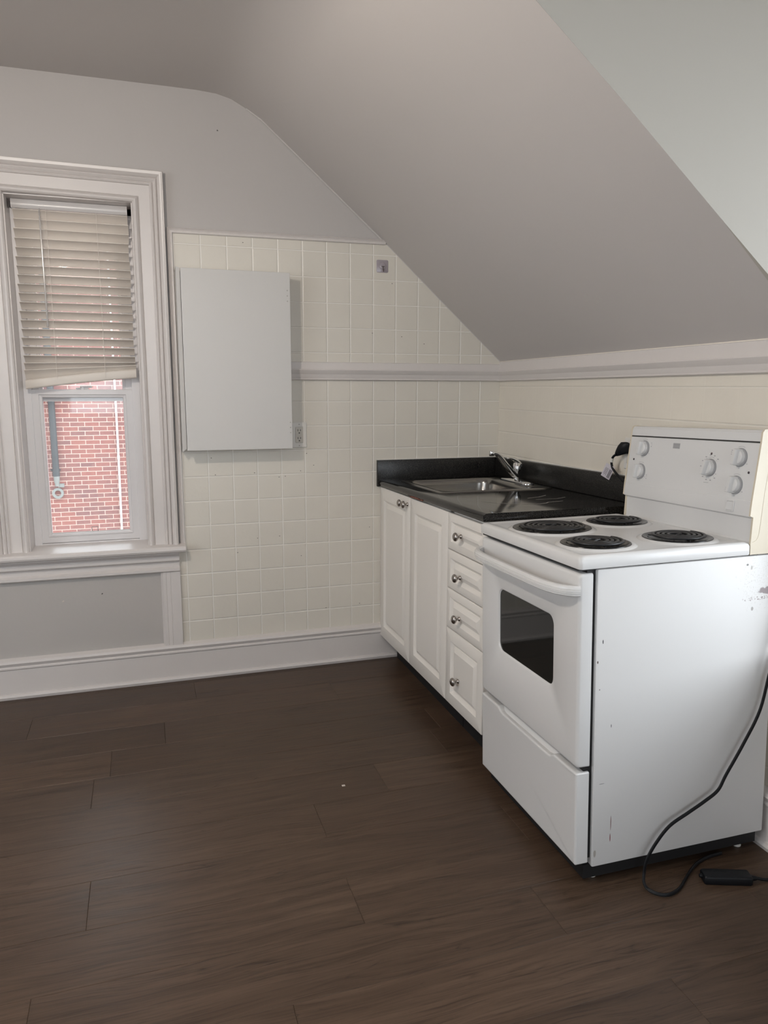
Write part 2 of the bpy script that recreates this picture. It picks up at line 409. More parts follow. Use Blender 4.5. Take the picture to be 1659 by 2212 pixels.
# ceiling: flat, coved, sloping to the knee wall
prof = [(XL-.1, H), (-1.52, H), (-1.40, H-.001), (-1.32, H-.006), (-1.26, H-.020), (-1.20, H-.050), (-1.14, 2.412), (-1.083, 2.364), (-.84, 2.160), (-.596, 1.953), (-.3, 1.692), (0, 1.430), (.02, 1.412)]
yc = lambda x: -1.808-.097*x          # line where the slope is cut by the dormer cheek
bm = NB()
def strip(pr, y0, y1, n=10):
    rows_ = []
    for i in range(n+1):
        t = i/n; r = []
        for x, z in pr:
            a = y0(x) if callable(y0) else y0; b = y1(x) if callable(y1) else y1; y = a+(b-a)*t
            r.append(bm.verts.new((x, y, z+(.009*abs(min(y, 0)) if x > -.9 else .0045*abs(min(y, 0)) if x > -1.2 else 0))))
        rows_.append(r)
    for a, b in zip(rows_, rows_[1:]):
        for i in range(len(a)-1): bm.faces.new((a[i], a[i+1], b[i+1], b[i]))
strip(prof, .05, yc)
strip([(XL-.1, H), (-1.40, H), (AX+.2, H)], yc, AY0, 2)
strip(prof, AY0, YF-.1, 4)
struct(obj('ceiling', bm, M['ceil'], smooth=True, angle=22))
# dormer cheeks (triangular walls above the slope)
def cheek(name, yf, th):
    bm = NB(); P = [(x, z+(.016 if x > -.9 else .008 if x > -1.2 else 0)) for x, z in prof[2:-1]]
    P = [(-1.40, H+.02)]+P+[(.0, H+.02)]
    A = [bm.verts.new((x, yf(x), z)) for x, z in P]; B = [bm.verts.new((x, yf(x)+th, z)) for x, z in P]; n = len(P)
    bm.faces.new(A); bm.faces.new(B[::-1])
    for i in range(n): bm.faces.new((A[i], B[i], B[(i+1) % n], A[(i+1) % n]))
    struct(obj(name, bm, M['cheek']))
cheek('wall_dormer', yc, .05); cheek('wall_dormer_far', lambda x: AY0, -.05)
bm = NB()      # alcove: side walls, ledge and outer wall round the window
box(bm, 0, AX+.2, AY1, AY1+.05, AZ-.05, H+.05); box(bm, 0, AX+.2, AY0-.05, AY0, AZ-.05, H+.05); box(bm, -.02, AX+.2, AY0, AY1, AZ-.05, AZ)
box(bm, AX, AX+.2, AY0, DY0, AZ, H+.05); box(bm, AX, AX+.2, DY1, AY1, AZ, H+.05); box(bm, AX, AX+.2, DY0, DY1, AZ, DZ0); box(bm, AX, AX+.2, DY0, DY1, DZ1, H+.05)
struct(obj('wall_alcove', bm, M['ceil']))

# mouldings ---------------------------------------------------------------
def xz(y): return lambda p, q, t: (t, -q+y, p)
bm = NB()   # baseboard on the back wall: profile (height, projection)
bp = [(.0, 0), (.0, .026), (.012, .030), (.020, .026), (.022, .018), (.128, .018), (.133, .024), (.139, .024), (.143, .020), (.158, .028), (.168, .024), (.176, .008), (.178, 0)]
prism(bm, bp, lambda p, q, t: (t, -q, p), XL, -.0)
struct(obj('baseboard_back', bm, M['trim'], smooth=True, angle=22))
bm = NB(); prism(bm, bp, lambda p, q, t: (-q, t, p), -1.72, YF); struct(obj('baseboard_right', bm, M['trim'], smooth=True, angle=22))

rp = [(1.340, 0), (1.340, .012), (1.343, .018), (1.348, .014), (1.352, .016), (1.366, .019), (1.376, .026), (1.385, .030), (1.389, .028), (1.389, .008), (1.419, .008), (1.422, 0)]
bm = NB(); prism(bm, rp, lambda p, q, t: (t, -q-.004, p), -1.052, 0); struct(obj('trim_1', bm, M['trim'], smooth=True, angle=22))
bm = NB()
L = []
for t in (0, -1.80): L.append([(-q-.003, t, p-.001+.0085*abs(t)+(.012 if p > 1.41 else 0)) for p, q in rp])
loops(bm, L); struct(obj('trim_2', bm, M['trim'], smooth=True, angle=22))
# edging of the tile board: two-bead strip up the casing side and across the top (mitred)
ep = [(0, 0), (0, .010), (.004, .015), (.008, .010), (.011, .008), (.014, .012), (.019, .013), (.022, .008), (.022, 0)]
bm = NB(); L = [[], [], []]
for d, h in ep:
    L[0].append((-1.5385+d, -h-.004, .629)); L[1].append((-1.5385+d, -h-.004, 1.9555-d)); L[2].append((-.580-d*.9, -h-.004, 1.9615-d))
loops(bm, L); struct(obj('trim_3', bm, M['trim'], smooth=True, angle=22))
bm = NB()   # pilaster below the window
pp = [(-1.628, 0), (-1.628, .006), (-1.618, .018), (-1.606, .018), (-1.604, .016), (-1.588, .018), (-1.586, .016), (-1.584, .018), (-1.545, .018), (-1.545, 0)]
prism(bm, pp, lambda p, q, t: (p, -q-.003, t), .168, .508); struct(obj('trim_4', bm, M['trim'], smooth=True, angle=22))
# bead where slope meets the back wall
bm = NB(); tube(bm, [(x, -.003, z-.002) for x, z in prof[5:-1]], .0035, up=(0, 1, 0), n=6); struct(obj('trim_5', bm, M['ceil'], smooth=True))

# ------------------------------------------------------------------ window in the back wall
win = struct(empty('window_1', (WX0+.236, 0, WZ0)))
def wobj(name, bm, m, par=None, smooth=False, angle=30):
    for v in bm.verts:
        if par is None or par is win: v.co -= Vector(win.location)
        else: v.co -= Vector(win.location)
    return obj(name, bm, m, par or win, smooth, angle)
cpf = [(0, 0), (0, .014), (.003, .024), (.008, .029), (.014, .028), (.020, .022), (.024, .0165), (.0255, .0115), (.028, .015), (.0695, .016), (.071, .024), (.0755, .028), (.080, .0245), (.082, .0185), (.086, .026), (.0915, .031), (.0965, .027), (.098, .020), (.104, .034), (.110, .040), (.116, .0415), (.117, .037), (.1215, .038), (.124, .034), (.124, 0)]
bm = NB(); L = [[], [], [], []]
zt = 2.043
for w, h in cpf:
    L[0].append((WX0-w, -h, WZ0)); L[1].append((WX0-w, -h, zt+w+.004)); L[2].append((WX1+w, -h, zt+w-.003)); L[3].append((WX1+w, -h, WZ0))
loops(bm, L); wobj('casing', bm, M['trim'], smooth=True, angle=22)
bm = NB()   # reveal lining
t = .012
box(bm, WX0-.001, WX0+.004, -.01, .125, WZ0, WZ1); box(bm, WX1-.004, WX1+.001, -.01, .125, WZ0, WZ1); box(bm, WX0, WX1, -.01, .125, WZ1-.002, WZ1+.002)
wobj('jamb', bm, M['trim'])
bm = NB()   # vinyl frame
fx0, fx1 = WX0+.004, WX1-.004
box(bm, fx0, fx0+.030, .115, .20, WZ0-.01, WZ1, .002); box(bm, fx1-.034, fx1, .115, .20, WZ0-.01, WZ1, .002); box(bm, fx0, fx1, .115, .20, WZ1-.03, WZ1, .002); box(bm, fx0+.028, fx1-.032, .117, .21, WZ0-.005, WZ0+.006, .001)
wobj('vinyl_frame', bm, M['vinyl'])
bm = NB()   # stool with rounded nose
sp = [(.125, .631), (-.060, .631), (-.070, .628), (-.076, .621), (-.077, .613), (-.073, .605), (-.064, .601), (0, .601), (0, .598), (.125, .598)]
prism(bm, sp, lambda p, q, t: (t, p, q), WX0-.0, WX1+.0)
sp2 = [(0, .631)]+sp[1:8]
prism(bm, sp2, lambda p, q, t: (t, p, q), -2.292, WX0); prism(bm, sp2, lambda p, q, t: (t, p, q), WX1, -1.519)
wobj('window_sill', bm, M['trim'], smooth=True, angle=22)
bm = NB()
ap = [(.601, 0), (.601, .050), (.592, .048), (.584, .036), (.576, .030), (.572, .034), (.560, .034), (.553, .026), (.551, .016), (.530, .016), (.528, .020), (.522, .030), (.512, .030), (.506, .022), (.503, 0)]
prism(bm, ap, lambda p, q, t: (t, -q, p), -2.266, -1.546); wobj('apron', bm, M['trim'], smooth=True, angle=22)
def sash(bm, x0, x1, z0, z1, gx0, gx1, gz0, gz1, y0, y1):
    A = lambda a, b, c, d, y, r: [(x, y, z) for x, z in rrect(a, b, c, d, r, 1)]
    loops(bm, [A(x0, x1, z0, z1, y1, .001), A(x0, x1, z0, z1, y0+.002, .001), A(x0+.002, x1-.002, z0+.002, z1-.002, y0, .001),
               A(gx0-.014, gx1+.014, gz0-.014, gz1+.014, y0, .001), A(gx0-.012, gx1+.012, gz0-.012, gz1+.012, y0+.006, .001),
               A(gx0-.002, gx1+.002, gz0-.002, gz1+.002, y0+.008, .001), A(gx0, gx1, gz0, gz1, y0+.016, .001), A(gx0, gx1, gz0, gz1, y1, .001)], False, False)
    loops(bm, [A(gx0, gx1, gz0, gz1, y1, .001), A(x0, x1, z0, z1, y1, .001)], False, False)
bm = NB(); sash(bm, -2.110, -1.705, .637, 1.297, -2.068, -1.748, .676, 1.262, .122, .152)
# sloped glazing bead that catches the light at the bottom
prism(bm, [(.124, .664), (.140, .679), (.140, .664)], lambda p, q, t: (t, p, q), -2.082, -1.735)
low = wobj('lower_sash', bm, M['vinyl'])
bm = NB(); box(bm, -2.07, -1.746, .140, .144, .674, 1.264); wobj('pane', bm, M['glass'], low)
bm = NB(); box(bm, -1.935, -1.885, .126, .146, 1.297, 1.304, .002); box(bm, -1.918, -1.870, .130, .140, 1.304, 1.312, .002); lathe(bm, [(.006, 0), (.006, .008)], (-1.908, .128, 1.300), (0, -1, 0), 10)
wobj('sash_lock', bm, M['vinyl'], low)
bm = NB(); tube(bm, [(-1.905, .122, .682), (-1.905, .112, .688), (-1.905, .112, .702), (-1.880, .112, .702), (-1.880, .112, .688), (-1.880, .122, .682)], .0016, up=(0, 1, .3), n=6); wobj('lift_handle', bm, M['grey'], low)
bm = NB(); sash(bm, -2.108, -1.705, 1.246, 2.012, -2.068, -1.748, 1.292, 1.985, .156, .186)
ups = wobj('upper_sash', bm, M['vinyl'])
bm = NB(); box(bm, -2.07, -1.746, .174, .178, 1.290, 1.987); wobj('pane', bm, M['glass'], ups)

# ------------------------------------------------------------------ blind
bl = empty('window_blind', (-1.904, .075, 2.04))
tag(bl, 'beige slatted blind half lowered in the window, its bottom rail hanging crooked', 'blind')
def rel(o, bm):
    for v in bm.verts: v.co -= Vector(o.location)
    k = SHEAR.get(o.name, 0)
    if k:                                   # the old floor is out of level: heights rise towards the viewer
        for v in bm.verts: v.co.z += k*abs(v.co.y)
    return bm
SHEAR = {}
bm = NB(); prism(bm, [(.050, 2.030), (.050, 2.012), (.056, 2.004), (.098, 2.004), (.098, 2.039), (.056, 2.039)], lambda p, q, t: (t, p, q), -2.124, -1.690)
obj('headrail', rel(bl, bm), M['head'], bl, True, 50)
bm = NB()
def slat(bm, x0, x1, z, roll=0., tilt=33., dx=0.):
    n = 6; pr = []
    for i in range(n+1):
        s = (i/n-.5)*.050; bow = .0035*(1-(2*i/n-1)**2)
        a = math.radians(tilt); pr.append((-s*math.cos(a)+bow*math.sin(a)*1, s*math.sin(a)+bow*math.cos(a)))
    pr += [(p, q-.0022) for p, q in pr[::-1]]
    L = []
    for x in (x0, x1):
        L.append([(x, .075+p, z+q+roll*(x-(x0+x1)/2)) for p, q in pr])
    loops(bm, L)
z = 1.985; k = 0
while z > 1.415:
    slat(bm, -2.120+.0015*math.sin(k*2.1), -1.690+.002*math.sin(k*1.3), z, .001*math.sin(k*1.7), 31+.5*math.sin(k*2.9) if k > 2 else 44-4*k); z -= .0352; k += 1
slat(bm, -2.120, -1.688, 1.394, .016, 35); slat(bm, -2.121, -1.686, 1.370, .055, 48)
obj('slats', rel(bl, bm), M['slat'], bl, True, 50)
bm = NB(); L = []
for i in range(9):
    s = i/8; x = -2.120+.434*s; zc = 1.317+.034*s+.010*math.sin(s*PI*.55)+.004*s
    L.append([(x, .075+a, zc+b) for a, b in rrect(-.012, .012, -.019, .019, .008, 3)])
loops(bm, L); obj('bottom_rail', rel(bl, bm), M['slat'], bl, True, 50)
for xx in (-1.998, -1.810):
    bm = NB(); tube(bm, [(xx, .048, 2.004), (xx+.0005, .049, 1.7), (xx, .049, 1.34)], .0008, up=(0, 1, 0), n=6)
    tube(bm, [(xx, .103, 2.004), (xx, .103, 1.36)], .0010, up=(0, 1, 0), n=6); obj('ladder_cord', rel(bl, bm), M['slat'], bl)
bm = NB(); tube(bm, [(-2.020, .046, 2.006), (-2.022, .040, 1.99), (-2.020, .036, 1.97)], .0022, up=(0, 1, 0), n=6)
tube(bm, [(-2.020, .036, 1.972), (-2.018, .036, 1.562)], .0032, up=(0, 1, 0), n=6); lathe(bm, [(.0032, 0), (.0046, .004), (.0046, .018), (.003, .02)], (-2.018, .036, 1.566), (0, 0, -1), 8)
obj('tilt_wand', rel(bl, bm), M['wand'], bl, True)

# ------------------------------------------------------------------ wall cabinet
wc = empty('wall_cabinet', (-1.275, 0, 1.044)); tag(wc, 'plain white shallow wall cabinet hung on the tiles right of the window', 'cabinet')
bm = NB(); box(bm, -1.494, -1.054, -.092, -.006, 1.0475, 1.782, .001); obj('carcass', rel(wc, bm), M['cabwhite'], wc)
bm = NB(); box(bm, -1.497, -1.050, -.110, -.0925, 1.044, 1.785, .0015)
for zz in (1.712, 1.690, 1.668, 1.158, 1.136, 1.114): lathe(bm, [(.0028, 0), (.0022, .0008)], (-1.058-.004*(zz > 1.4), -.110, zz), (0, -1, 0), 8, mi=1)
obj('door', rel(wc, bm), [M['cabwhite'], M['carcass']], wc)
bm = NB(); prism(bm, [(-1.515, 1.036), (-1.4975, 1.050), (-1.4975, 1.789), (-1.513, 1.794)], lambda p, q, t: (p, t, q), -.006, -.075); obj('filler_strip', rel(wc, bm), M['cabwhite'], wc)
bm = NB()
for i in range(26):
    x = -1.505+.45*i/25; box(bm, x-.012, x+.012, -.012, -.006, 1.783, 1.789+.004*random.random(), .002, 1)
obj('caulk_bead', rel(wc, bm), M['caulk'], wc)

# ------------------------------------------------------------------ outlets
def outlet(name, loc, rz, label):
    o = empty(name, loc); o.rotation_euler = (0, 0, rz); tag(o, label, 'outlet')
    bm = NB(); A = lambda w, h, y, r: [(x, y, z) for x, z in rrect(-w, w, -h, h, r, 3)]
    loops(bm, [A(.035, .057, 0, .003), A(.035, .057, -.003, .003), A(.0325, .0545, -.006, .003), A(.018, .036, -.006, .003), A(.0172, .0352, -.0045, .003)])
    obj('cover_plate', bm, M['plastic'], o)
    bm = NB(); loops(bm, [A(.0168, .0345, -.004, .003), A(.0168, .0345, -.0065, .003), A(.0158, .0335, -.0072, .003)])
    r = obj('receptacle', bm, M['ivory'], o)
    bm = NB()
    for zz in (.017, -.018):
        box(bm, -.0076, -.0054, -.0078, -.006, zz-.0005, zz+.0085); box(bm, .0044, .0066, -.0078, -.006, zz, zz+.008)
        lathe(bm, [(.0028, 0), (.0028, .0018)], (-.0002, -.006, zz-.008), (0, -1, 0), 10)
    obj('slots', bm, M['slot'], r)
    for zz in (.0475, -.0475):
        bm = NB(); lathe(bm, [(.003, 0), (.0026, .0014)], (0, -.0055, zz), (0, -1, 0), 10); obj('screw', bm, M['carcass'], o)
    return o
outlet('wall_outlet', (-1.0005, -.006, 1.0965), 0, 'white wall outlet peeking out beside the wall cabinet')
outlet('wall_outlet', (-.005, -1.066, 1.078), PI/2*-1, 'white wall outlet with a black plug, half hidden behind the stove')

# ------------------------------------------------------------------ adhesive hook
hk = empty('adhesive_hook', (-.607, -.006, 1.848)); tag(hk, 'small square lilac adhesive hook stuck on the tiles under the sloping ceiling', 'hook')
bm = NB(); A = lambda w, h, y, r: [(x, y, z) for x, z in rrect(-w, w, -h, h, r, 4)]
loops(bm, [A(.0275, .0275, 0, .006), A(.0275, .0275, -.0012, .006), A(.0268, .0268, -.0016, .006)]); lathe(bm, [(.016, 0), (.015, .0012), (.013, .002), (.0, .003)], (.002, -.0016, .001), (0, -1, 0), 20)
obj('backing', bm, M['hookpl'], hk, True)
bm = NB(); box(bm, -.005, .008, -.007, -.003, -.003, .000, .0008, 1); tube(bm, catmull([(.002, -.005, -.002), (.002, -.007, -.012), (.002, -.011, -.022), (.001, -.017, -.0255), (.0005, -.020, -.020), (.0005, -.020, -.014)], 4), .0016, up=(1, 0, 0), n=8)
obj('hook', bm, M['hookmt'], hk, True)

# ------------------------------------------------------------------ base cabinets
TC = .0140
def panel(bm, y0, y1, z0, z1, fr=.058, t=.018, xf=-.615):
    """raised-panel front facing -x, between y0 > y1"""
    a, b = min(y0, y1), max(y0, y1)
    R = lambda i, d, r=.001: [(xf+d, y, z) for y, z in rrect(a+i, b-i, z0+i, z1-i, r, 2)]
    loops(bm, [R(0, t), R(0, .0035), R(.0012, .0012), R(.0035, 0), R(fr, 0, .001), R(fr+.0015, .0025), R(fr+.013, .0120), R(fr+.0145, .0125), R(fr+.0155, .0095), R(fr+.031, .0022), R(fr+.0325, .0008)])
def knob(par, y, z, xf=-.615):
    bm = NB(); lathe(bm, [(.0085, 0), (.0088, .0015), (.0075, .0035), (.0050, .005), (.0046, .011), (.0065, .0135), (.0125, .0165), (.0158, .021), (.0160, .0235), (.0140, .0275), (.009, .0305), (.003, .0318)], (xf, y, z), (-1, 0, 0), 20)
    rel(par.parent, bm)
    return obj('knob', bm, M['nickel'], par, True, 60)
def carcass(c, y0, y1):
    bm = NB(); x0, x1 = -.597, -.022; zt_ = lambda y: .848+.0072*abs(y)
    def pn_(xa, xb, ya, yb, za, zb):
        vs = [bm.verts.new((x, y, za if k == 0 else (zb if zb else zt_(y)))) for x in (xa, xb) for y in (ya, yb) for k in (0, 1)]
        for f in ((0, 1, 3, 2), (4, 6, 7, 5), (0, 4, 5, 1), (2, 3, 7, 6), (0, 2, 6, 4), (1, 5, 7, 3)): bm.faces.new([vs[i] for i in f])
    pn_(x0, x1, y1, y1+.016, .112, None); pn_(x0, x1, y0-.016, y0, .112, None); pn_(x0, x1, y1, y0, .112, .128)
    pn_(x1-.006, x1, y1, y0, .112, .84); pn_(x0, x0+.016, y1, y0, .80, None)
    obj('carcass', rel(c, bm), M['thermo'], c)
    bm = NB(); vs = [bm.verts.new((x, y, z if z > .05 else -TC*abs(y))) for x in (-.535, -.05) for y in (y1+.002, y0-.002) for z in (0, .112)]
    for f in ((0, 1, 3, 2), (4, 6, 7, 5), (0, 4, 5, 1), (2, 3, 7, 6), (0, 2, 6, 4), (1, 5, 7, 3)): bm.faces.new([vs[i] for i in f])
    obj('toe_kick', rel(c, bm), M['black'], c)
sc = empty('sink_cabinet'); SHEAR[sc.name] = TC; tag(sc, 'white base cabinet with two raised panel doors under the sink', 'cabinet')
carcass(sc, -.034, -.8335)
for ya, yb, ky in ((-.034+.026, -.4205, -.367), (-.4235, -.8325, -.416-.045)):
    bm = NB(); panel(bm, ya, yb, .1145, .846); d = obj('door', rel(sc, bm), M['thermo'], sc, True, 22)
    knob(d, {0: -.345, 1: -.395}[0 if ya > -.1 else 1], .814)
dc = empty('drawer_cabinet'); SHEAR[dc.name] = TC; tag(dc, 'white base cabinet with four stacked drawers between sink cabinet and stove', 'cabinet')
carcass(dc, -.8345, -1.160)
for z0, z1, kz, fr in ((.7115, .846, .7755, .030), (.5645, .7085, .6245, .030), (.411, .5615, .4715, .030), (.1145, .408, .234, .045)):
    bm = NB(); panel(bm, -.8355, -1.158, z0, z1, fr); d = obj('drawer', rel(dc, bm), M['thermo'], dc, True, 22)
    knob(d, -.957, kz)

# ------------------------------------------------------------------ countertop
TT = .0215
ct = empty('countertop'); SHEAR[ct.name] = TT; tag(ct, 'black speckled laminate countertop with backsplash set into the corner', 'countertop')
SX0, SX1, SY0, SY1 = -.552, -.040, -.612, -.105      # sink outline
bm = NB(); xe, zb, zt_ = -.627, .8515, .8800
# slab in four pieces round the sink cut-out, rounded front edge
front = [(-.560, zb), (xe+.004, zb), (xe, zb+.006), (xe-.001, zb+.014), (xe+.002, zt_-.006), (xe+.009, zt_-.001), (xe+.016, zt_), (-.560, zt_)]
prism(bm, front, lambda p, q, t: (p, t, q), -.008, -1.157)
box(bm, -.560, SX0+.015, SY0+.015, SY1-.015, zb, zt_); box(bm, SX1-.015, -.004, SY0+.015, SY1-.015, zb, zt_)
box(bm, -.560, -.004, -1.157, SY0+.015, zb, zt_); box(bm, -.560, -.004, SY1-.015, -.008, zb, zt_)
# dried streaks and the orange stain on the edge
def streak(P, w, mi):
    for (a, b), (c, d) in zip(P, P[1:]):
        n = Vector((-(d-b), c-a, 0)).normalized()*w/2
        vs = [bm.verts.new(q) for q in ((a-n.x, b-n.y, zt_+.0004), (c-n.x, d-n.y, zt_+.0004), (c+n.x, d+n.y, zt_+.0004), (a+n.x, b+n.y, zt_+.0004))]
        bm.faces.new(vs).material_index = mi
streak([(-.505, -.880), (-.470, -.935), (-.425, -.975), (-.375, -1.005), (-.335, -1.010), (-.300, -.995), (-.285, -.98), (-.215, -.965)], .005, 1)
streak([(-.30, -.855), (-.24, -.835), (-.19, -.80)], .004, 1); streak([(-.29, -.90), (-.20, -.90), (-.15, -.875)], .004, 1)
streak([(-.52, -.70), (-.505, -.76), (-.47, -.80)], .003, 1)
for i in range(7):
    y = -.46-.022*i; box(bm, xe-.0022, xe+.004, y-.009, y+.009, zb-.0008, zb+.003+.004*random.random(), .0012, 1, 2)
obj('slab', rel(ct, bm), [M['granite'], M['streak'], M['stain']], ct, True, 40)
bm = NB(); box(bm, -.634, -.004, -.026, -.0065, .848, .9715, .0025)
obj('backsplash', rel(ct, bm), M['graniteb'], ct, True)
bm = NB(); box(bm, -.026, -.0055, -1.157, -.027, .880, .9735, .004, 3); obj('backsplash', rel(ct, bm), M['graniteb'], ct, True)
bm = NB(); box(bm, -.634, -.006, -.013, -.0062, .9715, .9745, .001, 1); box(bm, -.012, -.0052, -1.12, -.012, .9735, .9775, .001, 1); obj('caulk_line', rel(ct, bm), M['plastic'], ct)

# ------------------------------------------------------------------ sink
sk = empty('sink'); SHEAR[sk.name] = TT; tag(sk, 'square stainless steel drop-in sink in the black countertop', 'sink')
bm = NB(); R = lambda x0, x1, y0, y1, z, r: [(x, y, z) for x, y in rrect(x0, x1, y0, y1, r, 6)]
z0 = zt_
bx0, bx1, by0, by1 = -.524, -.128, -.572, -.146
loops(bm, [R(SX0, SX1, SY0, SY1, z0+.0003, .022), R(SX0+.002, SX1-.002, SY0+.002, SY1-.002, z0+.0035, .022), R(SX0+.009, SX1-.009, SY0+.009, SY1-.009, z0+.0045, .02),
           R(SX0+.014, SX1-.014, SY0+.014, SY1-.014, z0+.0025, .02), R(bx0-.006, bx1+.006, by0-.006, by1+.006, z0+.0025, .062), R(bx0, bx1, by0, by1, z0-.003, .058), R(bx0+.004, bx1-.004, by0+.004, by1-.004, z0-.02, .056),
           R(bx0+.014, bx1-.014, by0+.014, by1-.014, z0-.135, .055), R(bx0+.030, bx1-.030, by0+.030, by1-.030, z0-.155, .05), R(-.35, -.30, -.385, -.335, z0-.160, .0245)], False, True)
obj('basin', rel(sk, bm), M['steel'], sk, True, 50)
bm = NB(); lathe(bm, [(.040, -.1585), (.040, -.156), (.032, -.155), (.030, -.159), (.0, -.1595)], (-.325, -.36, z0), (0, 0, 1), 24); obj('drain', rel(sk, bm), M['chrome'], sk, True)

# ------------------------------------------------------------------ faucet
fa = empty('faucet'); SHEAR[fa.name] = TT; tag(fa, 'chrome single-lever faucet at the back of the sink', 'faucet')
fz = z0+.003; fx, fy = -.080, -.352
bm = NB(); R2 = lambda w, l, z, r: [(fx+x, fy+y, z) for x, y in rrect(-w, w, -l, l, r, 6)]
loops(bm, [R2(.027, .128, fz, .026), R2(.027, .128, fz+.005, .026), R2(.024, .124, fz+.009, .023), R2(.016, .085, fz+.011, .015), R2(.015, .05, fz+.014, .0148)]); obj('base_plate', rel(fa, bm), M['chrome'], fa, True, 50)
bm = NB(); lathe(bm, [(.0170, .010), (.0140, .015), (.0125, .018), (.0125, .046), (.0150, .050), (.0165, .053)], (fx, fy, fz), (0, 0, 1), 24); obj('body', rel(fa, bm), M['chrome'], fa, True, 50)
bm = NB()
P = catmull([(fx-.002, fy-.002, fz+.026), (fx-.026, fy-.012, fz+.040), (fx-.075, fy-.033, fz+.084), (fx-.118, fy-.052, fz+.124), (fx-.142, fy-.062, fz+.137), (fx-.160, fy-.070, fz+.139)], 6)
sweep(bm, P, rrect(-.0140, .0140, -.0075, .0075, .007, 3), scales=[(1.05, 1.35)]*5+[(1.05-.008*i, 1.35-.014*i) for i in range(len(P)-5)])
obj('spout', rel(fa, bm), M['chrome'], fa, True, 50)
bm = NB(); e = P[-1]; lathe(bm, [(.0095, .009), (.0105, .007), (.0105, -.011), (.009, -.013)], (e.x-.003, e.y-.002, e.z), (0, 0, 1), 18); obj('aerator', rel(fa, bm), M['chrome'], fa, True, 50)
bm = NB(); lathe(bm, [(.0185, .053), (.0195, .056), (.0195, .061), (.0190, .070), (.0165, .084), (.010, .093)], (fx, fy, fz), (0, 0, 1), 24)
P = catmull([(fx+.014, fy+.004, fz+.072), (fx-.004, fy-.002, fz+.092), (fx-.026, fy-.010, fz+.104), (fx-.046, fy-.018, fz+.110), (fx-.058, fy-.022, fz+.111)], 5)
sweep(bm, P, rrect(-.012, .012, -.005, .005, .0045, 3), scales=[(1.3-.035*i, 2.2-.085*i) for i in range(len(P))]); obj('lever', rel(fa, bm), M['chrome'], fa, True, 50)

# ------------------------------------------------------------------ stove
st = empty('stove', (-.6402, -1.7985, 0))
SR = Matrix.Rotation(-.0239, 4, 'Z') @ Matrix.Rotation(-.0326, 4, 'X') @ Matrix.Rotation(-.0132, 4, 'Y')
st.rotation_mode = 'QUATERNION'; st.rotation_quaternion = SR.to_quaternion()
tag(st, 'white electric coil stove with four black burners at the end of the counter', 'stove')
SI = (Matrix.Translation(st.location) @ SR).inverted()
W = .602
bm = NB(); box(bm, .050, .606, .001, W-.001, .052, .8615, .004)
obj('body', bm, M['enamelm'], st, True)
bm = NB(); box(bm, .026, .052, .012, W-.012, .075, .8625); box(bm, .030, .590, .010, W-.010, .018, .056); box(bm, .0, .55, .01, W-.01, .8605, .8655); obj('inner_frame', bm, M['black'], st)
for a, b in ((.075, .04), (.075, W-.04), (.555, .04), (.555, W-.04)):
    w = st.location.to_3d()+SR.to_3x3() @ Vector((a, b, 0)); hz = -w.z
    bm = NB(); lathe(bm, [(.011, hz+.0005), (.0115, hz+.004), (.009, hz+.006), (.006, hz+.007), (.006, .03)], (a, b, 0), (0, 0, 1), 16); obj('foot', bm, M['plastic'], st)
# cooktop
bm = NB(); R = lambda i, z, r: [(v, u, z) for v, u in rrect(-.004+i, .514-i, -.003+i, W+.003-i, r, 5)]
loops(bm, [R(.004, .8645, .008), R(.001, .8655, .010), R(0, .868, .011), R(0, .889, .011), R(.002, .8945, .011), R(.007, .8985, .012), R(.012, .8995, .012), R(.020, .8995, .012), R(.026, .8965, .012), R(.034, .8955, .012)])
BUR = [(.152, .418, .118), (.133, .146, .0935), (.400, .447, .0935), (.388, .137, .0935)]
for v, u, r in BUR: lathe(bm, [(r+.016, .8953), (r+.011, .8985), (r+.005, .9005), (r-.004, .8995), (r-.006, .8955)], (v, u, 0), (0, 0, 1), 48, cap0=False, cap1=False)
ck = obj('cooktop', bm, M['enamel'], st, True, 35)
for v, u, r in BUR:
    bm = NB(); lathe(bm, [(0, .8962), (r*.75, .8966), (r*.86, .9000), (r-.008, .9022), (r, .9020), (r+.001, .9003)], (v, u, 0), (0, 0, 1), 48, cap1=False)
    dp = obj('drip_pan', bm, M['pan'], st, True, 50)
    bm = NB(); P = []; turns = 4 if r < .1 else 5; rm = r-.0195; n = turns*28
    for i in range(n+1):
        t = i/n; rr = .020+(rm-.020)*t; a = 2*PI*turns*t+.4; P.append((v+rr*math.cos(a), u+rr*math.sin(a), .9068))
    a = P[-1]; sweep(bm, P, rrect(-.0042, .0042, -.0030, .0030, .0024, 2)); tube(bm, [(P[0][0], P[0][1], .9068), (v, u+.004, .904), (v-.01, u, .900)], .003, n=6)
    for q in range(3):
        a = q*2*PI/3+.3; tube(bm, [(v+.012*math.cos(a), u+.012*math.sin(a), .9020), (v+(rm+.004)*math.cos(a), u+(rm+.004)*math.sin(a), .9020)], .0018, n=6)
    obj('coil', bm, M['coil'], dp, True, 60)
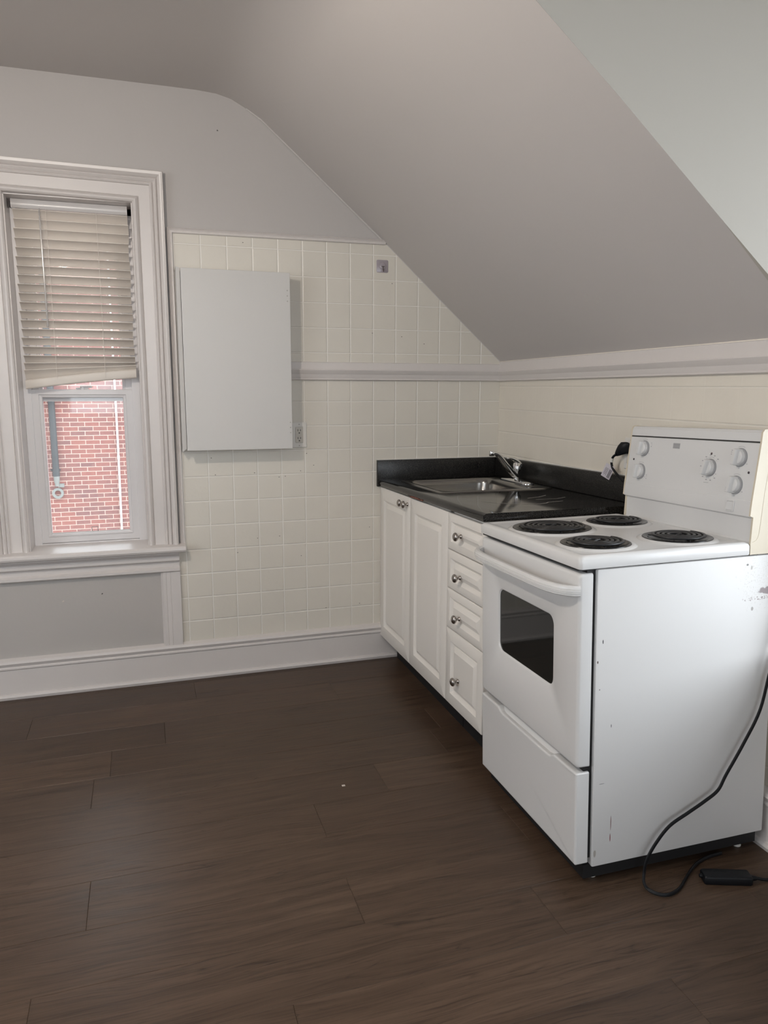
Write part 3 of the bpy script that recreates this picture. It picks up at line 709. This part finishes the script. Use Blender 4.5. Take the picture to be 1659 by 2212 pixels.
# oven door
bm = NB(); R = lambda u0, u1, h0, h1, v, r: [(v, u, h) for u, h in rrect(u0, u1, h0, h1, r, 6)]
loops(bm, [R(.003, W-.001, .337, .853, .038, .006), R(.003, W-.001, .337, .853, .009, .008), R(.0045, W-.0025, .3385, .8515, .004, .009), R(.009, W-.007, .343, .847, .0005, .010), R(.013, W-.011, .347, .843, 0, .010),
           R(.1285, .4765, .5085, .7145, 0, .030), R(.131, .474, .511, .712, .0012, .028), R(.1335, .4715, .5135, .7095, .006, .026)], True, False)
dr = obj('oven_door', bm, M['enamel'], st, True, 40)
bm = NB(); loops(bm, [R(.132, .473, .512, .711, .0075, .027), R(.132, .473, .512, .711, .0055, .027)]); obj('door_window', bm, M['glassblk'], dr)
bm = NB(); us = [.594, .590, .578, .556, .525, .490, .455, .40, .30, .20, .147, .112, .077, .046, .024, .012, .008]; vv = [.004, -.008, -.022, -.036, -.045, -.049, -.050, -.0505, -.051, -.0505, -.050, -.049, -.045, -.036, -.022, -.008, .004]
hp = [(-.009, -.012), (-.005, -.015), (.006, -.0150), (.0085, -.0125), (.0085, -.0105), (.0070, -.0095), (.0090, -.0080), (.0095, -.0035), (.0080, -.0025), (.0095, -.0015), (.0092, .0035), (.0078, .0045), (.0088, .0058), (.0070, .0120), (.003, .015), (-.005, .015), (-.009, .012)]
sweep(bm, [(a, b, .8095) for a, b in zip(vv, us)], [(p, q*.88) for p, q in hp]); obj('door_handle', bm, M['enamel'], dr, True, 25)
# bottom drawer with scooped pull
bm = NB(); top = .3225
ol = [(.004, .068), (.006, .0655), (W-.004, .0655), (W-.002, .068), (W-.002, top-.003), (W-.004, top), (.478, top), (.470, top-.003), (.458, top-.010), (.440, top-.0125), (.160, top-.0125), (.142, top-.010), (.130, top-.003), (.122, top), (.006, top), (.004, top-.003)]
t = NB(); prism(t, ol, lambda p, q, s: (s, p, q), .0, .038); bmesh.ops.recalc_face_normals(t, faces=t.faces)
ed = [e for e in t.edges if all(v.co.x < .001 for v in e.verts)]; bmesh.ops.bevel(t, geom=ed, offset=.0055, segments=3, profile=.5, affect='EDGES'); join(bm, t)
prism(bm, [(.010, .304), (.017, .304), (.030, .334), (.028, .334)], lambda p, q, s: (p, s, q), .118, .482)
obj('storage_drawer', bm, M['enamel'], st)
# backguard
U0, U1 = .000, .570
bg = [(.5125, .8655), (.5125, .893), (.517, .902), (.5185, .962), (.507, .968), (.5065, .975), (.511, 1.0085), (.512, 1.0100), (.5313, 1.1625), (.540, 1.1630), (.5405, 1.1665), (.5318, 1.1672), (.535, 1.189), (.541, 1.196), (.550, 1.197), (.603, 1.190), (.606, .8655)]
pn = Vector((-1, 0, .1265)).normalized(); pu = Vector((0, 1, 0)); ph_ = Vector((.1265, 0, 1)).normalized()
def pp_(u, h, d=0.): return Vector((.512+(h-1.01)*.1265, u, h))+pn*d
def pquad(bm, u, h, w, t, d=.0004, ang=0., mi=0):
    c = pp_(u, h); a = pu*math.cos(ang)+ph_*math.sin(ang); b = -pu*math.sin(ang)+ph_*math.cos(ang)
    L = [[c+pn*z+a*x+b*y for x, y in ((-w/2, -t/2), (w/2, -t/2), (w/2, t/2), (-w/2, t/2))] for z in (-.0003, d)]
    loops(bm, L, mi=mi)
KN = [(.490, 1.127), (.495, 1.052), (.0655, 1.122), (.068, 1.047), (.1765, 1.0865)]
def mark(bm, *a, **k): pquad(bm, *a, mi=1, **k)
bm = NB(); prism(bm, bg, lambda p, q, t: (p, t, q), U0+.004, U1-.004)
pquad(bm, (U0+U1)/2, 1.1652, U1-U0-.010, .0028, .0005, mi=2)  # dark strip paints the shade of the groove under the cap
for i, (u, h) in enumerate(KN):
    for k in range(9):
        a = PI/2+(k-4)*.09; mark(bm, u+.030*math.cos(a), h+.030*math.sin(a), .0028, .0007, ang=a-PI/2)
    mark(bm, u, h-.0295, .0022, .0014)
    if i < 4:
        s = -1 if i < 2 else 1
        for k, (du, dh) in enumerate(((.034, .006), (.036, .001), (.034, -.005))): mark(bm, u+s*du, h+dh+(.012 if i in (0, 2) else -.016), .005 if k != 1 else .0025, .0018)
    for a in (.05, -.75, 3.7): mark(bm, u+.031*math.cos(a), h+.031*math.sin(a), .004, .0016)
u, h = KN[4]
for k in range(11):
    a = PI*.75-k*.46; mark(bm, u+.038*math.cos(a), h+.036*math.sin(a), .0058, .0026); mark(bm, u+.031*math.cos(a), h+.030*math.sin(a), .002, .001, ang=a)
mark(bm, u+.008, h-.043, .020, .0012)
b_ = obj('backguard', bm, [M['enamel'], M['grey'], M['slot']], st, True, 25)
be = [(.5115, .8655), (.5115, .897), (.516, .966), (.506, .970), (.510, 1.009), (.5315, 1.165), (.534, 1.191), (.540, 1.1985), (.551, 1.1995), (.604, 1.192), (.607, .8655)]
for a, b in ((U0-.002, U0+.0038), (U1-.0038, U1+.002)):
    bm = NB(); prism(bm, be, lambda p, q, t: (p, t, q), a, b)
    if a < .1:
        tube(bm, catmull([(.517, U0-.002, .899), (.530, U0-.002, .906), (.538, U0-.002, .930), (.549, U0-.002, 1.03), (.563, U0-.002, 1.12), (.575, U0-.002, 1.19)], 4), .0007, up=(0, 1, 0), n=4)
    obj('end_panel', bm, M['cream'], st, True, 40)['label'] = 'yellowed cream side panel of the control panel'
for i, (u, h) in enumerate(KN):
    bm = NB(); o = pp_(u, h); lathe(bm, [(.0255, 0), (.0255, .003), (.0240, .0050), (.0222, .0055), (.0215, .0050)], o, pn, 32)
    kn = obj('control_knob', bm, M['skirt'], st, True, 35)
    bm = NB(); ang = {4: .25}.get(i, .12); A_ = pu*math.cos(ang)+ph_*math.sin(ang); B_ = -pu*math.sin(ang)+ph_*math.cos(ang)
    lathe(bm, [(.0218, .004), (.0212, .0085), (.0195, .014), (.0175, .0155)], o, pn, 32)
    L = [[o+pn*d+A_*x*w+B_*y*l for x, y in rrect(-1, 1, -1, 1, .3, 3)] for d, w, l in ((.004, .0095, .0225), (.020, .0070, .0225), (.0255, .0055, .0215), (.0265, .0045, .0205))]
    loops(bm, L); obj('grip', bm, M['knob'], kn, True, 35)
for u, h in ((.538, 1.089), (.1775, 1.1265), (.0275, 1.0835)):
    bm = NB(); lathe(bm, [(.0033, -.001), (.0033, .0012), (.002, .002)], pp_(u, h), pn, 14); obj('indicator_light', bm, M['lens'], b_)
bm = NB(); pquad(bm, .3335, 1.1415, .030, .0165, .0012)
for q in (.0045, .0015): pquad(bm, .3335, 1.1415+q, .026, .0016, .0016, mi=1)
pquad(bm, .3335, 1.1375, .024, .0026, .0016, mi=1)
obj('maker_badge', bm, [M['badge'], M['grey']], b_)
bm = NB(); c = Vector((.5085, .0755, .9895)); n_ = Vector((-1, 0, .13)).normalized(); hh = Vector((.13, 0, 1)).normalized()
L = [[c+n_*d+pu*x*w+hh*y*w for x, y in rrect(-1, 1, -1, 1, .2, 3)] for d, w in ((-.004, .0155), (.0022, .0155), (.0030, .0145), (.0030, .0125), (.0012, .0118))]; loops(bm, L)
L = [[c+n_*d+pu*x*.0110+hh*y*.0110+n_*(.0016*x) for x, y in rrect(-1, 1, -1, 1, .1, 2)] for d in (.0, .0030)]; loops(bm, L); obj('rocker_switch', bm, M['knob'], b_, True, 30)

# ------------------------------------------------------------------ stove plug and tag
pc = empty('electrical_plug', (-.014, -1.060, 1.095)); tag(pc, 'black plug and cord with a paper tag, plugged in above the counter beside the stove', 'cord')
bm = NB(); L = []
for (x, y, z, w, h) in ((-.013, -1.064, 1.098, .014, .019), (-.019, -1.063, 1.099, .0175, .021), (-.030, -1.056, 1.098, .0175, .021), (-.037, -1.048, 1.091, .015, .017), (-.041, -1.038, 1.081, .010, .012), (-.043, -1.029, 1.073, .0055, .0065)):
    L.append([(x-.35*b, y+a, z+b) for a, b in rrect(-w, w, -h, h, min(w, h)*.7, 4)])
loops(bm, L); obj('plug', rel(pc, bm), M['rubber'], pc, True, 50)
bm = NB(); tube(bm, catmull([(-.0425, -1.031, 1.074), (-.046, -1.016, 1.062), (-.046, -1.009, 1.044), (-.043, -1.013, 1.022), (-.039, -1.033, 1.003), (-.038, -1.062, .987), (-.038, -1.10, .969)], 6), .0044, up=(1, 0, 0)); obj('cord', rel(pc, bm), M['rubber'], pc, True, 60)
bm = NB(); tube(bm, [(-.0463, -1.0135, 1.058), (-.0465, -1.0092, 1.044)], .0056, up=(1, 0, 0)); obj('cord_band', rel(pc, bm), M['plastic'], pc, True, 60)
bm = NB(); c = Vector((-.050, -.995, 1.008)); a = Vector((.25, .62, -.74)).normalized(); n_ = Vector((-.85, -.45, -.2)).normalized(); b = n_.cross(a).normalized(); a = b.cross(n_)
def tq(x0, x1, y0, y1, d0, d1, mi): loops(bm, [[c+a*x+b*y+n_*d for x, y in ((x0, y0), (x1, y0), (x1, y1), (x0, y1))] for d in (d0, d1)], mi=mi)
tq(-.028, .028, -.018, .018, 0, .0006, 0)
yy = .004
while yy < .0155:
    w = random.choice((.0008, .0013, .0018)); tq(-.012, .024, yy*1.0, yy+w, .0006, .0009, 1); yy += w+.0008
for k in range(4): tq(-.012, .02-.004*(k % 2), -.002-.0035*k, -.0010-.0035*k, .0006, .0009, 1)
obj('paper_tag', rel(pc, bm), [M['tag'], M['ink']], pc)

# ------------------------------------------------------------------ loose cord at the stove's side
lc = empty('flat_cord', (-.438, -1.86, 0)); tag(lc, 'flat black cord hanging down the side of the stove and looping on the floor', 'cord')
P = catmull([(-.020, -1.826, .700), (-.045, -1.822, .630), (-.069, -1.819, .557), (-.096, -1.822, .442), (-.147, -1.826, .352), (-.199, -1.828, .271), (-.224, -1.829, .229), (-.268, -1.830, .204), (-.319, -1.829, .179), (-.377, -1.829, .151), (-.420, -1.829, .104),
             (-.444, -1.830, .062), (-.452, -1.834, .030), (-.460, -1.846, .014), (-.461, -1.866, .008), (-.445, -1.889, .0065), (-.418, -1.898, .0065), (-.380, -1.887, .0065), (-.345, -1.865, .0065), (-.305, -1.838, .0065), (-.262, -1.814, .0065), (-.214, -1.800, .0065), (-.160, -1.796, .0065)], 6)
bm = NB(); sweep(bm, P, rrect(-.0046, .0046, -.0022, .0022, .002, 3), up=(0, -1, .35)); obj('cord', rel(lc, bm), M['rubber'], lc, True, 60)
pa = empty('power_adapter', (-.232, -1.892, 0)); pa.rotation_euler = (0, 0, math.atan2(-.043, .117))
tag(pa, 'small black power brick lying on the floor beside the stove', 'adapter')
bm = NB(); L = [[(x*s, y*q, z) for x, y in rrect(-.064, .064, -.020, .020, .006, 4)] for z, s, q in ((.0006, .98, .95), (.003, 1, 1), (.019, 1, 1), (.0225, .975, .92), (.0235, .94, .82))]; loops(bm, L); lathe(bm, [(.006, 0), (.005, .008), (.002, .009)], (-.063, .002, .013), (-1, 0, 0), 10)
obj('case', bm, M['rubber'], pa, True, 40)
bm = NB(); lathe(bm, [(.0085, 0), (.0065, .014), (.0045, .020)], (.062, 0, .011), (1, 0, 0), 12); obj('strain_relief', bm, M['rubber'], pa, True)
bm = NB(); tube(bm, catmull([(.080, 0, .011), (.105, .002, .006), (.135, .010, .0045), (.19, .03, .0045)], 5), .0042); obj('cable', bm, M['rubber'], pa, True)
bm = NB(); box(bm, -1.0975, -1.0865, -1.116, -1.107, .0003, .002, .0006, 1); tag(obj('paint_chip', bm, M['chip']), 'tiny pale paint chip lying on the dark floor in front of the drawers', 'debris')

# ------------------------------------------------------------------ outside
bb = empty('brick_building', (-2.5, 9.0, -6)); tag(bb, 'red brick wall of the house next door seen through the window', 'building')
bm = NB(); box(bm, -12, 6, 8.95, 9.4, -6, 4.3); obj('brick_wall', rel(bb, bm), M['brick'], bb)
dp = empty('drain_pipe', (-2.958, 8.88, 0)); tag(dp, 'thick dark grey pipe on the brick wall outside the window', 'pipe')
bm = NB(); tube(bm, [(-2.958, 8.88, 4.2), (-2.958, 8.88, -.01)], .048, up=(0, 1, 0), n=16); obj('pipe', rel(dp, bm), M['pipe'], dp, True)
bm = NB(); lathe(bm, [(.052, 0), (.052, .10)], (-2.958, 8.88, -.05), (0, 0, 1), 16); box(bm, -3.035, -2.90, 8.90, 8.95, .03, .055); obj('bracket', rel(dp, bm), M['pipe'], dp, True)
bm = NB(); L = [[(-2.955+x, 8.87+y, z) for x, y in circ(r, 14)] for z, r in ((-.05, .045), (-.12, .042), (-.17, .030), (-.20, .030))]; loops(bm, L); box(bm, -2.93, -2.86, 8.88, 8.95, -.22, -.17); obj('elbow', rel(dp, bm), M['galv'], dp, True)
bm = NB(); lathe(bm, [(.045, 0), (.082, .0), (.082, .03), (.045, .03), (.045, .0)], (-2.955, 8.93, -.315), (0, -1, 0), 20, cap0=False, cap1=False); obj('flange', rel(dp, bm), M['galv'], dp, True)
cn = empty('conduit', (-2.05, 8.92, 0)); tag(cn, 'thin white conduit running down the brick wall outside', 'pipe')
bm = NB(); tube(bm, [(-2.05, 8.92, 4.2), (-2.052, 8.92, .5), (-2.078, 8.92, -2.5)], .015, up=(0, 1, 0), n=10); lathe(bm, [(.019, 0), (.019, .06)], (-2.055, 8.92, .18), (0, 0, 1), 10); obj('tube', rel(cn, bm), M['conduit'], cn, True)
bm = NB(); box(bm, -30, 30, -30, 30, -6.2, -6.0); struct(obj('ground', bm, M['ground']))

# ------------------------------------------------------------------ windows outside the frame: the dormer's, and two added for fill light
def unseen_window(name, c, size, n, depth):
    """plain vinyl window centred at c, wall normal axis n (0 or 1)"""
    w_ = struct(empty(name, c)); hw, hh = size[0]/2, size[1]/2
    def bar(bm, a0, a1, z0, z1, d0, d1):
        if n == 0: box(bm, d0, d1, a0, a1, z0, z1, .003)
        else: box(bm, a0, a1, d0, d1, z0, z1, .003)
    bm = NB()
    for q in ((-hw, -hw+.05, -hh, hh), (hw-.05, hw, -hh, hh), (-hw, hw, -hh, -hh+.05), (-hw, hw, hh-.05, hh)): bar(bm, *q, -depth, depth)
    obj('frame', bm, M['vinyl'], w_)
    bm = NB(); bar(bm, -hw+.04, hw-.04, -.02, .02, -depth*.7, depth*.7); obj('meeting_rail', bm, M['vinyl'], w_)
    bm = NB(); bar(bm, -.02, .02, -hh+.04, hh-.04, -depth*.6, depth*.6); obj('mullion', bm, M['vinyl'], w_)
unseen_window('window_2', (AX+.10, (DY0+DY1)/2, (DZ0+DZ1)/2), (DY1-DY0, DZ1-DZ0), 0, .03)
unseen_window('fill_window_left', (XL-.12, (LY0+LY1)/2, (LZ0+LZ1)/2), (LY1-LY0, LZ1-LZ0), 0, .03)  # unseen opening, added to let in fill daylight from the left
unseen_window('fill_window_front', ((FX0+FX1)/2, YF-.12, (FZ0+FZ1)/2), (FX1-FX0, FZ1-FZ0), 1, .03)  # unseen opening, added behind the camera for frontal fill daylight

# ------------------------------------------------------------------ light
LX, LY, LZ = -2.11, -1.72, 2.05
pl = empty('pendant_lamp', (LX, LY, H)); tag(pl, 'pendant lamp with a flat white shade hanging from the ceiling near the window', 'lamp')
bm = NB(); tube(bm, [(LX, LY, H), (LX, LY, LZ+.03)], .006, up=(0, 1, 0), n=8); lathe(bm, [(.05, 0), (.05, .02), (.02, .03)], (LX, LY, H), (0, 0, -1), 20); obj('stem', rel(pl, bm), M['plastic'], pl)
bm = NB(); lathe(bm, [(.20, .075), (.18, .090), (.05, .10), (.05, .105), (.18, .095), (.202, .079)], (LX, LY, LZ), (0, 0, 1), 40, cap0=False, cap1=False); obj('shade', rel(pl, bm), M['plastic'], pl, True)
LAMP = 405
bm = NB(); bmesh.ops.create_icosphere(bm, subdivisions=3, radius=.035, matrix=Matrix.Translation((LX, LY, LZ))); obj('bulb', rel(pl, bm), emit('bulb_glow', (1, .90, .80, 1), LAMP), pl, True)

w = bpy.data.worlds.new('world'); S.world = w; w.use_nodes = True
bgn = w.node_tree.nodes['Background']; bgn.inputs[0].default_value = (.88, .94, 1, 1)
wn = w.node_tree; tcw = wn.nodes.new('ShaderNodeTexCoord'); sx = wn.nodes.new('ShaderNodeSeparateXYZ'); mrw = wn.nodes.new('ShaderNodeMapRange')
mrw.inputs[1].default_value = 0; mrw.inputs[2].default_value = .8; mrw.inputs[3].default_value = 2.6; mrw.inputs[4].default_value = 4.2
wn.links.new(tcw.outputs['Generated'], sx.inputs[0]); wn.links.new(sx.outputs[0], mrw.inputs[0]); wn.links.new(mrw.outputs[0], bgn.inputs[1])
def portal(name, loc, rot, sx, sy):
    l = bpy.data.lights.new(name, 'AREA'); l.shape = 'RECTANGLE'; l.size = sx; l.size_y = sy; l.cycles.is_portal = True
    o = bpy.data.objects.new(name, l); COL.objects.link(o); o.location = loc; o.rotation_euler = rot
portal('portal_back', ((WX0+WX1)/2, .21, (WZ0+WZ1)/2), (-PI/2, 0, 0), .47, 1.41)
portal('portal_dormer', (AX+.19, (DY0+DY1)/2, (DZ0+DZ1)/2), (0, PI/2, 0), DZ1-DZ0, DY1-DY0)
portal('portal_left', (XL-.19, (LY0+LY1)/2, (LZ0+LZ1)/2), (0, -PI/2, 0), LZ1-LZ0, LY1-LY0)
portal('portal_front', ((FX0+FX1)/2, YF-.19, (FZ0+FZ1)/2), (PI/2, 0, 0), FX1-FX0, FZ1-FZ0)

vs = S.view_settings; vs.view_transform = 'Standard'; vs.look = 'None'; vs.gamma = 1; vs.use_curve_mapping = False; vs.exposure = 0.90
